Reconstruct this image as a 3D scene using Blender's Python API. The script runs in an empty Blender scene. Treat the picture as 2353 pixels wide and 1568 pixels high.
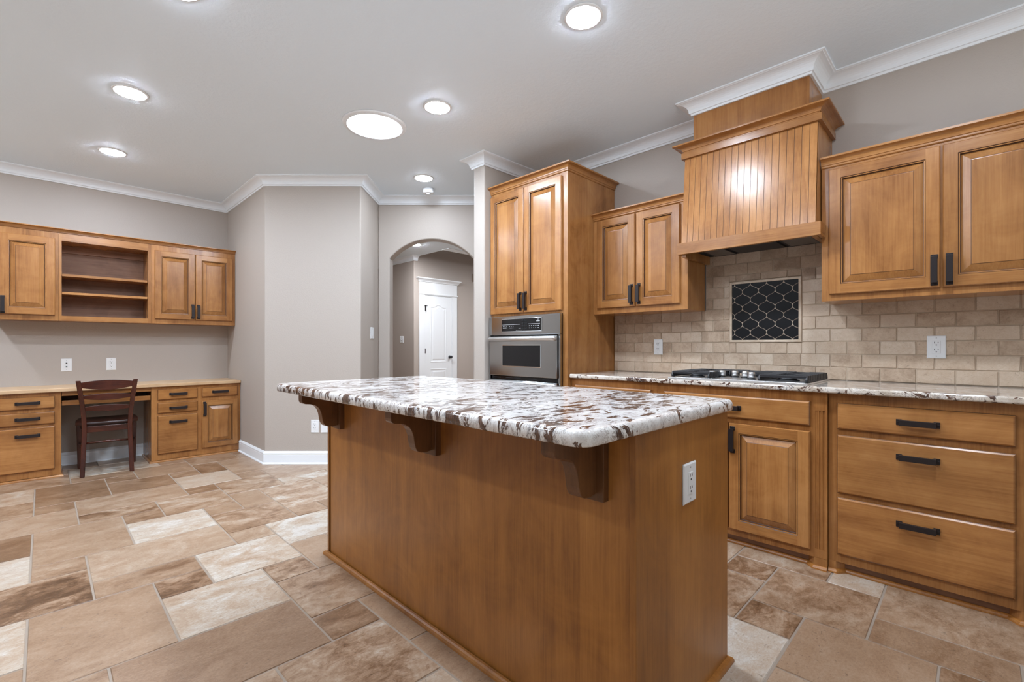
import bpy, bmesh, math, random
from mathutils import Vector, Matrix
random.seed(7)
PI = math.pi
S = bpy.context.scene
COL = S.collection

# ------------------------------------------------------------------ camera
CH = 1.1237                                   # lens height; world: +X towards the range wall, +Y towards the desk wall
YAW = math.radians(45.207)
cam = bpy.data.cameras.new('camera'); camo = bpy.data.objects.new('camera', cam); COL.objects.link(camo)
camo.location = (0, 0, CH); camo.rotation_euler = (PI/2, 0, -YAW)
cam.sensor_width = 36; cam.lens = 36*1069.72/2353; cam.shift_y = 12.8/2353; cam.clip_start = .05; cam.clip_end = 100
S.camera = camo
# ------------------------------------------------------------------ world, exposure
GROUND, SKY = 4.2, .45                        # outdoor brightness below and above the horizon
W = bpy.data.worlds.new('daylight'); S.world = W; W.use_nodes = True
bgn = W.node_tree.nodes['Background']; bgn.inputs[1].default_value = 1.0
_tc = W.node_tree.nodes.new('ShaderNodeTexCoord'); _sp = W.node_tree.nodes.new('ShaderNodeSeparateXYZ'); _cr = W.node_tree.nodes.new('ShaderNodeValToRGB')
_e = _cr.color_ramp.elements.new(.44); _e.color = (.25, .275, .3, 1)                      # dark horizon band, added to cut fill on the range wall
_cr.color_ramp.elements[0].position = .33; _cr.color_ramp.elements[0].color = (GROUND*.98, GROUND, GROUND*1.0, 1)   # bright lower half, added to throw light up at the ceiling
_cr.color_ramp.elements[2].position = .56; _cr.color_ramp.elements[2].color = (SKY*.84, SKY*.93, SKY, 1)           # open sky
_mr = W.node_tree.nodes.new('ShaderNodeMapRange'); _mr.inputs[1].default_value = -1; _mr.inputs[2].default_value = 1
W.node_tree.links.new(_tc.outputs['Generated'], _sp.inputs[0]); W.node_tree.links.new(_sp.outputs['Z'], _mr.inputs[0])
W.node_tree.links.new(_mr.outputs[0], _cr.inputs[0]); W.node_tree.links.new(_cr.outputs[0], bgn.inputs[0])
S.view_settings.view_transform = 'Standard'; S.view_settings.look = 'None'
S.view_settings.exposure = 0.15; S.view_settings.gamma = 1; S.view_settings.use_curve_mapping = False
S.cycles.use_denoising = True
S.cycles.max_bounces = 10; S.cycles.diffuse_bounces = 6; S.cycles.glossy_bounces = 4
S.cycles.sample_clamp_indirect = 6
CAN = 285.0                                   # downlight lens radiance
TUBE = 62.0                                   # solar tube diffuser radiance
HALLCAN = 800.0

# ------------------------------------------------------------------ materials
def mat(name, col=(.8, .8, .8), rough=.5, metal=0, spec=.5):
    m = bpy.data.materials.new(name); m.use_nodes = True
    b = m.node_tree.nodes['Principled BSDF']
    b.inputs['Base Color'].default_value = (*col, 1); b.inputs['Roughness'].default_value = rough
    b.inputs['Metallic'].default_value = metal; b.inputs['Specular IOR Level'].default_value = spec
    return m
class NT:
    def __init__(s, m): s.t = m.node_tree; s.b = s.t.nodes['Principled BSDF']
    def n(s, ty, **kw):
        x = s.t.nodes.new(ty)
        for k, v in kw.items():
            if k in x.inputs: x.inputs[k].default_value = v
            else: setattr(x, k, v)
        return x
    def l(s, a, b): s.t.links.new(a, b)
    def ramp(s, fac, stops, interp='LINEAR'):
        r = s.t.nodes.new('ShaderNodeValToRGB'); r.color_ramp.interpolation = interp
        e = r.color_ramp.elements
        while len(e) < len(stops): e.new(.5)
        for k, (p, c) in enumerate(stops):
            e[k].position = p; e[k].color = (*c, 1) if len(c) == 3 else c
        s.l(fac, r.inputs[0]); return r.outputs[0]
    def mix(s, fac, a, b, mode='MIX'):
        m = s.t.nodes.new('ShaderNodeMix'); m.data_type = 'RGBA'; m.blend_type = mode
        for k, v in ((0, fac), (6, a), (7, b)):
            if hasattr(v, 'is_linked') or hasattr(v, 'links'): s.l(v, m.inputs[k])
            else: m.inputs[k].default_value = v if k == 0 else (*v, 1)
        return m.outputs[2]
    def coord(s, scale=(1, 1, 1), rot=(0, 0, 0), what='Object'):
        c = s.n('ShaderNodeTexCoord'); m = s.n('ShaderNodeMapping')
        m.inputs['Scale'].default_value = scale; m.inputs['Rotation'].default_value = rot
        s.l(c.outputs[what], m.inputs[0]); return m.outputs[0]
    def noise(s, vec, scale, detail=3, rough=.5, dist=0):
        x = s.n('ShaderNodeTexNoise'); x.inputs['Scale'].default_value = scale; x.inputs['Detail'].default_value = detail
        x.inputs['Roughness'].default_value = rough; x.inputs['Distortion'].default_value = dist
        s.l(vec, x.inputs['Vector']); return x.outputs['Fac']
    def math(s, op, a, b=0.0):
        m = s.t.nodes.new('ShaderNodeMath'); m.operation = op
        for k, v in ((0, a), (1, b)):
            if isinstance(v, (int, float)): m.inputs[k].default_value = v
            else: s.l(v, m.inputs[k])
        return m.outputs[0]
    def bump(s, h, strength=.2, dist=.01):
        b = s.n('ShaderNodeBump'); b.inputs['Strength'].default_value = strength; b.inputs['Distance'].default_value = dist
        s.l(h, b.inputs['Height']); s.l(b.outputs[0], s.b.inputs['Normal'])
    def base(s, c): s.l(c, s.b.inputs['Base Color'])
def paint(name, col, bump=.15, scale=70, rough=.55):
    m = mat(name, col, rough, spec=.3); t = NT(m); v = t.coord(what='Object')
    t.bump(t.noise(v, scale, 3, .6), bump, .004); return m
M = {}
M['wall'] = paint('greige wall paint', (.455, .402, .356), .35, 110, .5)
M['ceil'] = paint('ceiling paint', (.81, .905, .985), .45, 45, .6)
M['trim'] = mat('white trim enamel', (.86, .90, .94), .35)
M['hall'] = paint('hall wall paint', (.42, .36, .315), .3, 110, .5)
M['door'] = mat('white door enamel', (.78, .79, .80), .35)

def wood(name, ax, dark, mid, light, rough=.24, dull=1.0, board=8.5):
    m = mat(name, mid, rough, spec=.5); t = NT(m)
    sc = {'z': (1, 1, .10), 'h': (.10, .10, 1), 'x': (.10, 1, 1)}[ax]
    oi = t.n('ShaderNodeObjectInfo')
    c = t.n('ShaderNodeTexCoord'); add = t.n('ShaderNodeVectorMath', operation='ADD'); mp = t.n('ShaderNodeMapping')
    mul = t.n('ShaderNodeVectorMath', operation='SCALE'); mul.inputs[0].default_value = (3, 5, 7)
    t.l(oi.outputs['Random'], mul.inputs['Scale'])
    t.l(c.outputs['Object'], add.inputs[0]); t.l(mul.outputs[0], add.inputs[1])
    mp.inputs['Scale'].default_value = sc; t.l(add.outputs[0], mp.inputs[0]); v = mp.outputs[0]
    big = t.noise(v, 8, 5, .6, .8); blot = t.noise(add.outputs[0], 5, 5, .65, .8)
    mp2 = t.n('ShaderNodeMapping'); mp2.inputs['Scale'].default_value = tuple(1 if q == 1 else .03 for q in sc); t.l(add.outputs[0], mp2.inputs[0])
    fine = t.noise(mp2.outputs[0], 130, 4, .7, .2)
    # boards glued edge to edge: one tone per board
    sx = t.n('ShaderNodeSeparateXYZ'); t.l(add.outputs[0], sx.inputs[0])
    e = t.math('ADD', sx.outputs['X'], sx.outputs['Y']) if ax == 'z' else t.math('MULTIPLY', sx.outputs['Z'], 1.0)
    wn = t.n('ShaderNodeTexWhiteNoise', noise_dimensions='1D'); t.l(t.math('FLOOR', t.math('MULTIPLY', e, board)), wn.inputs['W'])
    f = t.math('ADD', t.math('ADD', t.math('MULTIPLY', big, .50), t.math('MULTIPLY', blot, .40)), t.math('MULTIPLY', t.math('SUBTRACT', fine, .5), .34))
    f = t.math('ADD', f, t.math('ADD', .05, t.math('MULTIPLY', t.math('SUBTRACT', wn.outputs['Value'], .5), .12)))
    col = t.ramp(f, [(.33, dark), (.5, mid), (.68, light)])
    kn = t.noise(t.coord((1, 1, 1)), 2.6, 2, .5); kn2 = t.noise(v, 26, 4, .7, 1.2)
    k_ = t.math('MULTIPLY', t.ramp(kn, [(.60, (0, 0, 0)), (.74, (1, 1, 1))]), t.ramp(kn2, [(.45, (0, 0, 0)), (.62, (1, 1, 1))]))
    col = t.mix(t.math('MULTIPLY', k_, .45), col, tuple(x*.6 for x in dark))
    hs = t.n('ShaderNodeHueSaturation'); t.l(col, hs.inputs['Color'])
    t.l(t.math('ADD', t.math('MULTIPLY', oi.outputs['Random'], .20), .90*dull), hs.inputs['Value'])
    t.base(hs.outputs[0]); t.bump(fine, .04, .002); return m
D, Mi, L = (.24, .094, .026), (.365, .158, .047), (.47, .222, .074)
M['wv'] = wood('maple stained vertical grain', 'z', D, Mi, L)
M['wh'] = wood('maple stained level grain', 'h', D, Mi, L)
M['glaze'] = mat('dark glaze in grooves', (.085, .032, .012), .45)
M['glaze2'] = mat('thin brown glaze', (.21, .092, .034), .4)
M['wi'] = wood('maple island veneer', 'z', (.205, .076, .017), (.325, .128, .027), (.43, .184, .043), .33, board=3.4)
M['wc'] = wood('darker maple brackets', 'z', (.085, .034, .012), (.15, .062, .021), (.21, .092, .033), .36)  # darker bracket stain, with the shade under the overhang mixed into the colour
M['inside'] = wood('cabinet interior veneer', 'h', (.17, .080, .042), (.27, .135, .075), (.34, .18, .105), .5)
M['chair'] = wood('dark cherry chair finish', 'z', (.024, .006, .003), (.055, .012, .006), (.10, .023, .010), .25)
M['chairx'] = wood('dark cherry rail finish', 'x', (.024, .006, .003), (.055, .012, .006), (.10, .023, .010), .25)
M['seat'] = mat('dark cherry chair seat', (.028, .008, .005), .3)
M['lam'] = wood('pale wood laminate', 'x', (.42, .26, .14), (.55, .36, .20), (.64, .44, .27), .35)
M['steel'] = mat('brushed stainless steel', (.49, .51, .53), .13, 1)
M['satin'] = mat('satin stainless steel', (.78, .78, .78), .34, 1)
M['steel2'] = mat('bright stainless steel', (.75, .75, .75), .12, 1)
M['iron'] = mat('black cast iron', (.012, .012, .014), .45)
M['bronze'] = mat('dark bronze pull finish', (.035, .028, .028), .38, .6)
M['black'] = mat('black gloss glass', (.008, .008, .009), .08)
M['void'] = mat('matt black', (.006, .006, .006), .8)
M['white'] = mat('white plastic', (.80, .81, .82), .35)
M['slot'] = mat('dark slots', (.05, .045, .04), .6)
M['mark'] = mat('grey panel print', (.42, .42, .42), .5)
M['filter'] = mat('grey filter mesh', (.22, .22, .22), .35, .9)
M['tan'] = mat('tan plastic', (.30, .24, .19), .5)
M['cream'] = mat('cream stone trim', (.60, .48, .36), .5)
t = NT(M['cream']); t.base(t.ramp(t.noise(t.coord(), 25, 4), [(.3, (.50, .38, .27)), (.7, (.64, .52, .40))]))
M['blacktile'] = mat('black glazed tile', (.006, .006, .007), .42, spec=.22)
t = NT(M['steel']); t.bump(t.noise(t.coord((2, 2, 200)), 4, 2), .02, .001)
t = NT(M['filter']); w1 = t.n('ShaderNodeTexChecker'); w1.inputs['Scale'].default_value = 260; t.l(t.coord(), w1.inputs[0])
t.base(t.mix(w1.outputs[1], (.10, .10, .10), (.42, .41, .40)))

def emis(name, col, s):
    m = bpy.data.materials.new(name); m.use_nodes = True; nt = m.node_tree
    for n in list(nt.nodes): nt.nodes.remove(n)
    e = nt.nodes.new('ShaderNodeEmission'); o = nt.nodes.new('ShaderNodeOutputMaterial')
    e.inputs[0].default_value = (*col, 1); e.inputs[1].default_value = s; nt.links.new(e.outputs[0], o.inputs[0]); return m
M['can'] = emis('downlight lens', (.88, .98, 1.12), CAN)
M['dimcan'] = emis('dimmer downlight lens', (.88, .98, 1.12), CAN*.52)
M['hallcan'] = emis('hall downlight lens', (.92, .98, 1.06), HALLCAN)
M['tube'] = emis('solar tube diffuser', (.78, .94, 1.12), TUBE)

def granite(name, warm):
    m = mat(name, (.7, .68, .65), .09, spec=.55); t = NT(m)
    v = t.coord((1.0, 2.1, 1.0), (0, 0, PI/4)) if not warm else t.coord((1.6, 1.0, 1.2), (.3, .2, .4))
    k = 1.8 if not warm else 2.8
    base = t.ramp(t.noise(v, 14*k, 3, .5), [(.3, (.64, .60, .58)), (.5, (.80, .78, .76)), (.7, (.86, .85, .84))])
    if warm: base = t.ramp(t.noise(v, 16, 3, .5), [(.3, (.50, .42, .34)), (.5, (.70, .63, .55)), (.7, (.80, .76, .71))])
    p1 = t.noise(v, 6.0*k, 5, .62, 1.4)
    p1 = t.math('ADD', p1, t.math('MULTIPLY', t.math('SUBTRACT', t.noise(v, 1.6, 3, .5), .5), .30))
    brown = t.ramp(p1, [(.522, (0, 0, 0)), (.55, (1, 1, 1))] if not warm else [(.575, (0, 0, 0)), (.60, (1, 1, 1))])
    bcol = t.ramp(t.noise(v, 30, 4, .7), [(.35, (.040, .022, .016)), (.55, (.125, .072, .053)), (.72, (.25, .18, .15))])
    c = t.mix(brown, base, bcol)
    p2 = t.noise(v, 9*k, 5, .7, 2.2)
    vein = t.ramp(p2, [(.472, (0, 0, 0)), (.49, (1, 1, 1)), (.508, (1, 1, 1)), (.526, (0, 0, 0))])
    vm = t.math('MULTIPLY', vein, t.ramp(t.noise(v, 4, 2), [(.40, (0, 0, 0)), (.58, (.9, .9, .9))]))
    c = t.mix(vm, c, (.10, .045, .020) if not warm else (.085, .040, .020))
    sp = t.noise(t.coord(), 150, 3, .7)
    spots = t.math('MULTIPLY', t.ramp(sp, [(.60, (0, 0, 0)), (.66, (1, 1, 1))]), t.ramp(t.noise(v, 8, 2), [(.42, (0, 0, 0)), (.6, (1, 1, 1))]))
    c = t.mix(t.math('MULTIPLY', spots, .7), c, (.07, .065, .07))
    grey = t.math('MULTIPLY', t.ramp(t.noise(v, 11*k, 5, .7, 1.8), [(.55, (0, 0, 0)), (.60, (1, 1, 1))]), t.ramp(t.noise(v, 3.1, 3), [(.45, (0, 0, 0)), (.6, (1, 1, 1))]))
    c = t.mix(t.math('MULTIPLY', grey, .6), c, (.16, .16, .18))
    rust = t.math('MULTIPLY', t.ramp(t.noise(v, 7*k, 5, .7, 2.5), [(.49, (0, 0, 0)), (.5, (1, 1, 1)), (.51, (0, 0, 0))]), .55)
    c = t.mix(rust, c, (.26, .11, .035))
    t.base(c); return m
M['granite'] = granite('white and brown granite', False)
M['granite2'] = granite('cream and brown granite', True)

def travertine(name, stops, pit=1.0, rough=.33):
    m = mat(name, (.5, .4, .3), rough, spec=.45); t = NT(m)
    a = t.n('ShaderNodeAttribute'); a.attribute_name = 'tone'; a2 = t.n('ShaderNodeAttribute'); a2.attribute_name = 'shift'
    c = t.n('ShaderNodeTexCoord'); add = t.n('ShaderNodeVectorMath', operation='ADD')
    t.l(c.outputs['Object'], add.inputs[0]); t.l(a2.outputs['Vector'], add.inputs[1])
    mp = t.n('ShaderNodeMapping'); mp.inputs['Scale'].default_value = (1, 1.5, 1.5); t.l(add.outputs[0], mp.inputs[0]); v = mp.outputs[0]
    streak = t.noise(v, 3.6, 6, .66, 1.3); mot = t.noise(v, 15, 5, .72, 1.0); fine = t.noise(v, 85, 5, .75, .4)
    amp = t.n('ShaderNodeAttribute'); amp.attribute_name = 'amp'
    f = t.math('ADD', t.math('MULTIPLY', t.math('SUBTRACT', streak, .5), 1.5), t.math('MULTIPLY', t.math('SUBTRACT', mot, .5), .9))
    f = t.math('ADD', t.math('MULTIPLY', f, t.math('MULTIPLY', t.math('ADD', amp.outputs['Fac'], .12), 1.25)), t.math('MULTIPLY', t.math('SUBTRACT', fine, .5), .5))
    f = t.math('ADD', a.outputs['Fac'], f)
    col = t.ramp(f, stops)
    pits = t.ramp(t.noise(v, 45, 4, .8, .8), [(.32, (1, 1, 1)), (.40, (0, 0, 0))])
    col = t.mix(t.math('MULTIPLY', pits, .6*pit), col, tuple(x*.45 for x in stops[1][1]))
    t.base(col); t.bump(t.math('ADD', t.math('MULTIPLY', pits, -.6*pit), t.math('MULTIPLY', mot, .5)), .22, .004); return m
M['floor'] = travertine('travertine paving', [(.0, (.095, .048, .023)), (.25, (.190, .104, .055)), (.5, (.32, .206, .130)), (.72, (.41, .302, .216)), (.9, (.49, .42, .345)), (1, (.56, .52, .47))])
M['grout'] = mat('sandy grout', (.30, .24, .19), .85)
M['brick'] = travertine('tumbled travertine', [(.0, (.22, .150, .098)), (.3, (.375, .268, .185)), (.55, (.50, .375, .270)), (.8, (.58, .465, .355)), (1, (.64, .535, .43))], .8, .45)
M['bgrout'] = mat('beige grout', (.50, .40, .30), .9)

# ------------------------------------------------------------------ mesh builder
class MB:
    def __init__(s): s.v = []; s.f = []; s.m = []; s.sm = []
    def add(s, vs, fs, mi=0, smooth=False):
        o = len(s.v); s.v += [tuple(x) for x in vs]
        for k, f in enumerate(fs):
            s.f.append([o+i for i in f]); s.m.append(mi[k] if isinstance(mi, (list, tuple)) else mi); s.sm.append(smooth)
        return s
    def box(s, x0, x1, y0, y1, z0, z1, mi=0):
        x0, x1 = sorted((x0, x1)); y0, y1 = sorted((y0, y1)); z0, z1 = sorted((z0, z1))
        v = [(x, y, z) for z in (z0, z1) for y in (y0, y1) for x in (x0, x1)]
        return s.add(v, [(0, 2, 3, 1), (4, 5, 7, 6), (0, 1, 5, 4), (2, 6, 7, 3), (0, 4, 6, 2), (1, 3, 7, 5)], mi)
    def prism(s, poly, axis, a, b, mi=0, smooth=False):
        """poly: 2D points, extruded along axis x, y or z from a to b"""
        def P(p, h): return {'z': (p[0], p[1], h), 'y': (p[0], h, p[1]), 'x': (h, p[0], p[1])}[axis]
        n = len(poly); v = [P(p, a) for p in poly]+[P(p, b) for p in poly]
        s.add(v, [list(range(n))[::-1], list(range(n, 2*n))], mi)
        return s.add(v, [(i, (i+1) % n, n+(i+1) % n, n+i) for i in range(n)], mi, smooth)
    def loft(s, rings, mi=0, cap0=True, cap1=True, smooth=True, closed=True):
        n = len(rings[0]); v = [p for r in rings for p in r]; f = []
        for k in range(len(rings)-1):
            for i in range(n if closed else n-1):
                j = (i+1) % n; f.append((k*n+i, k*n+j, (k+1)*n+j, (k+1)*n+i))
        s.add(v, f, mi, smooth)
        if cap0: s.add(rings[0], [list(range(n))[::-1]], mi)
        if cap1: s.add(rings[-1], [list(range(n))], mi)
        return s
    def lathe(s, prof, c=(0, 0, 0), n=24, mi=0, axis='z', smooth=True):
        rings = []
        for r, h in prof:
            ring = []
            for k in range(n):
                a = 2*PI*k/n; x, y = r*math.cos(a), r*math.sin(a)
                p = {'z': (x, y, h), 'y': (x, h, -y), 'x': (h, x, y)}[axis]
                ring.append((c[0]+p[0], c[1]+p[1], c[2]+p[2]))
            rings.append(ring)
        return s.loft(rings, mi, prof[0][0] > 1e-6, prof[-1][0] > 1e-6, smooth)
    def tube(s, pts, r, n=8, mi=0):
        pts = [Vector(p) for p in pts]; rings = []
        for k, p in enumerate(pts):
            d = (pts[min(k+1, len(pts)-1)]-pts[max(k-1, 0)]).normalized()
            u = d.cross(Vector((0, 0, 1)) if abs(d.z) < .9 else Vector((1, 0, 0))).normalized(); w = d.cross(u)
            rr = r[k] if isinstance(r, (list, tuple)) else r
            rings.append([tuple(p+u*math.cos(2*PI*i/n)*rr+w*math.sin(2*PI*i/n)*rr) for i in range(n)])
        return s.loft(rings, mi)
    def bars(s, secs, mi=0):
        """secs: list of (centre, half x, half y): a squared bar through the centres, level sections"""
        rings = [[(c[0]-a, c[1]-b, c[2]), (c[0]+a, c[1]-b, c[2]), (c[0]+a, c[1]+b, c[2]), (c[0]-a, c[1]+b, c[2])] for c, a, b in secs]
        return s.loft(rings, mi, smooth=False)
    def sweep(s, path, prof, side=1, mi=0, closed=False, smooth=False):
        """prof (out, z) carried along a level path with mitred corners; out is to the left of travel for side=1"""
        P = [Vector((p[0], p[1])) for p in path]; n = len(P); rings = []
        for k in range(n):
            a = P[k]-P[k-1] if (k > 0 or closed) else None
            b = P[(k+1) % n]-P[k] if (k < n-1 or closed) else None
            a = (a or b).normalized(); b = (b or a).normalized()
            na, nb = Vector((-a.y, a.x))*side, Vector((-b.y, b.x))*side
            mt = (na+nb); mt = mt/max(mt.dot(na), .2)
            rings.append([(P[k].x+mt.x*o, P[k].y+mt.y*o, z) for o, z in prof])
        if closed: rings.append(rings[0])
        return s.loft(rings, mi, not closed, not closed, smooth)
    def rings(s, x0, x1, z0, z1, seq, cap, butt=None):
        """nested rectangles facing -y: seq of (inset, y, material of the band that ends here)"""
        R = lambda i, y: [(x0+i, y, z0+i), (x1-i, y, z0+i), (x1-i, y, z1-i), (x0+i, y, z1-i)]
        for (i0, y0, _), (i1, y1, m1) in zip(seq[:-1], seq[1:]):
            if butt is not None and m1 == 'butt':
                A, B = R(i0, y0), R(i1, y1); xl, xr = B[0][0], B[1][0]
                s.add([A[0], (xl, y0, A[0][2]), (xl, y0, A[3][2]), A[3], A[1], A[2], (xr, y0, A[2][2]), (xr, y0, A[1][2])], [(0, 1, 2, 3), (7, 4, 5, 6)], butt[0])
                s.add([(xl, y0, A[0][2]), (xr, y0, A[0][2]), B[1], B[0]], [(0, 1, 2, 3)], butt[1])
                s.add([B[3], B[2], (xr, y0, A[2][2]), (xl, y0, A[3][2])], [(0, 1, 2, 3)], butt[1])
                continue
            v = R(i0, y0)+R(i1, y1); s.add(v, [(k, (k+1) % 4, 4+(k+1) % 4, 4+k) for k in range(4)], m1)
        s.add(R(seq[-1][0], seq[-1][1]), [(0, 1, 2, 3)], cap); return s
    def obj(s, name, mats, parent=None, bevel=0, seg=2, attrs=None, angle=40):
        me = bpy.data.meshes.new(name); me.from_pydata(s.v, [], s.f)
        for m in (mats if isinstance(mats, (list, tuple)) else [mats]): me.materials.append(M[m] if isinstance(m, str) else m)
        me.polygons.foreach_set('material_index', s.m); me.polygons.foreach_set('use_smooth', s.sm)
        if attrs:
            for k, (ty, vals) in attrs.items():
                a = me.attributes.new(k, ty, 'FACE')
                a.data.foreach_set('vector' if ty == 'FLOAT_VECTOR' else 'value', [x for v in vals for x in v] if ty == 'FLOAT_VECTOR' else vals)
        else:
            bm = bmesh.new(); bm.from_mesh(me); bmesh.ops.remove_doubles(bm, verts=bm.verts, dist=1e-6)
            bmesh.ops.recalc_face_normals(bm, faces=bm.faces); bm.to_mesh(me); bm.free()
        o = bpy.data.objects.new(name, me); COL.objects.link(o)
        if parent is not None: o.parent = parent
        if bevel:
            b = o.modifiers.new('edge', 'BEVEL'); b.width = bevel; b.segments = seg; b.limit_method = 'ANGLE'; b.angle_limit = math.radians(angle)
            b.use_clamp_overlap = True; b.harden_normals = False
        return o
def tag(o, label, cat, group=None):
    o['label'] = label; o['category'] = cat
    if group: o['group'] = group
    return o
def thing(name, label, cat, loc=(0, 0, 0), rz=0, group=None):
    o = bpy.data.objects.new(name, None); COL.objects.link(o); o.empty_display_size = .1
    o.location = loc; o.rotation_euler = (0, 0, rz); return tag(o, label, cat, group)
def struct(o): o['kind'] = 'structure'; return o
def lab(o, text): o['label'] = text; return o

# ------------------------------------------------------------------ plan of the room (metres)
H, ZL, PJ = 2.743, 2.660, .0886               # ceiling, lower edge of crown, its projection
XW, YD = 3.349, 6.105                         # range wall, desk wall
XJ = 1.497                                    # short wall at the end of the desk
P45A, P45B = (XJ, 6.321-XJ), (2.1465, 4.1745)
PARC = (2.561, 4.590)                         # jog wall meets arch wall, which runs along (1,-1)
XSE, YSB, TSB = 2.637, 2.949, .141            # stub wall end, front, thickness
PHIT = (7.151-(YSB+TSB), YSB+TSB)
XL, YB = -3.2, -2.8                           # walls behind the camera
r2 = math.sqrt(.5)

# ------------------------------------------------------------------ floor: four-size travertine pattern on a 6 by 6 cell repeat
PX, PY, PC = -.045, 1.325, .2063
block = [(0, 4, 2, 3), (2, 4, 2, 2), (1, 2, 3, 2), (3, 0, 2, 2), (2, 0, 1, 1), (1, 1, 2, 1), (5, 1, 2, 2), (4, 2, 1, 1), (4, 3, 2, 2), (0, 3, 1, 1), (4, 5, 1, 1), (5, 5, 1, 2)]
TONE = {}                                      # tile corner cell -> (tone, mottling) read off the photograph
def T(i, j, tone, amp=.5): TONE[(i, j)] = (tone, amp)
for args in ((-1,19,.46),(0,16,.30,.25),(2,16,.36,.3),(1,19,.38,.3),(0,22,.40,.3),(2,18,.33),(4,17,.38),(3,18,.46,.2),(4,15,.76,.15),(5,17,.30,.4),(4,14,.36),(6,16,.56,.3),(6,15,.44),(5,13,.55,.8),(1,14,.55,.35),
             (0,15,.40,.3),(1,13,.43,.8),(2,12,.34,.6),(3,12,.55,.7),(5,11,.53,.12),(6,10,.62,.8),(4,11,.5,.2),(4,9,.47,.7),(-1,13,.58,.3),(0,10,.53,.25),(2,10,.86,.4),(-1,11,.28,.2),(1,8,.64,.3),(5,7,.92,.45),(6,9,.5),
             (3,6,.80,.45),(5,5,.55,.12),(4,8,.62),(0,9,.48),(1,7,.42,.4),(2,6,.30,.8),(4,5,.35,.9),(-2,9,.84,.3),(-1,7,.30,.9),(2,4,.78,.4),(4,3,.50,.7),(4,2,.33,.4),(0,4,.49,.18),(1,2,.37,.12),(3,0,.52,.75),(-1,5,.78,.4),
             (5,1,.46,.15),(5,-1,.45,.15),(10,-4,.33,.8),(7,-4,.86,.25),(9,-6,.48,.15),(11,-5,.45,.5),(10,-3,.45,.7),(12,-3,.42,.9),(13,-4,.5,.6),(12,-2,.6,.4),(13,-5,.76,.2),(12,-8,.46,.45),(11,-7,.38,.2)): T(*args)
fl = MB(); tone, shift, amp = [], [], []
def ftile(x0, x1, y0, y1, key):
    g = .0030; ch = .003; a, b, c, d = x0+g, x1-g, y0+g, y1-g
    jit = lambda: random.uniform(-.0012, .0012)
    top = [(a+ch+jit(), c+ch+jit(), 0), (b-ch+jit(), c+ch+jit(), 0), (b-ch+jit(), d-ch+jit(), 0), (a+ch+jit(), d-ch+jit(), 0)]
    low = [(a, c, -.004), (b, c, -.004), (b, d, -.004), (a, d, -.004)]
    fl.add(top+low, [(0, 1, 2, 3)]+[(4+k, 4+(k+1) % 4, (k+1) % 4, k) for k in range(4)], 0)
    tn, am = TONE.get(key, (random.choice((.3, .42, .48, .52, .55, .6, .66, .78)), random.choice((.25, .4, .5, .7))))
    sh = (random.uniform(0, 50), random.uniform(0, 50), random.uniform(0, 50))
    for _ in range(5): tone.append(tn); shift.append(sh); amp.append(am)
FX0, FX1, FY0, FY1 = XL, 7.6, YB, 8.7
for I in range(-4, 8):
    for J in range(-5, 7):
        for (bi, bj, w, h) in block:
            i, j = I*6+bi, J*6+bj; x0, y0 = PX+i*PC, PY+j*PC; x1, y1 = x0+w*PC, y0+h*PC
            x0, x1, y0, y1 = max(x0, FX0), min(x1, FX1), max(y0, FY0), min(y1, FY1)
            if x1-x0 > .02 and y1-y0 > .02: ftile(x0, x1, y0, y1, (i, j))
fl.add([(FX0, FY0, -.003), (FX1, FY0, -.003), (FX1, FY1, -.003), (FX0, FY1, -.003)], [(0, 1, 2, 3)], 1)
fl.add([(FX0, FY0, -.06), (FX1, FY0, -.06), (FX1, FY1, -.06), (FX0, FY1, -.06)], [(3, 2, 1, 0)], 1)
for _ in range(2): tone.append(.5); shift.append((0, 0, 0)); amp.append(.2)
struct(fl.obj('floor', ['floor', 'grout'], attrs={'tone': ('FLOAT', tone), 'shift': ('FLOAT_VECTOR', shift), 'amp': ('FLOAT', amp)}))

# ------------------------------------------------------------------ ceilings
c = MB(); c.prism([(XL, YB), (XW+.2, YB), (XW+.2, 2.0), (PHIT[0]+.1, YSB+.05), (PARC[0]+.06, PARC[1]+.06), (P45B[0]+.08, P45B[1]+.05), (XJ+.1, P45A[1]+.05), (XJ+.1, YD+.15), (XL, YD+.15)], 'z', H, H+.1)
struct(c.obj('ceiling', 'ceil'))
EX, EY = 4.69, 6.30                           # the low hall ceiling stops here, the entry beyond is higher
c = MB(); c.prism([(PARC[0]+.06, PARC[1]+.06), (PHIT[0]+.1, YSB+.05), (7.6, 3.0), (7.6, EY), (EX, EY), (EX, 8.7), (2.0, 8.7), (2.0, 5.1)], 'z', H, H+.09)
struct(c.obj('ceiling_hall', 'ceil'))
c = MB(); c.box(4.5, 7.7, 6.0, 7.3, 3.5, 3.6); struct(c.obj('ceiling_entry', 'ceil'))
c = MB(); c.box(EX, EX+.04, EY, 7.09, H-.0, 3.5); c.box(EX, 7.6, EY-.04, EY, H, 3.5); struct(c.obj('wall_soffit', 'ceil'))
c = MB(); c.box(EX, 7.5, EY-.17, EY, H-.008, H+.0005)
struct(c.obj('trim_soffit', 'trim'))

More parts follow.
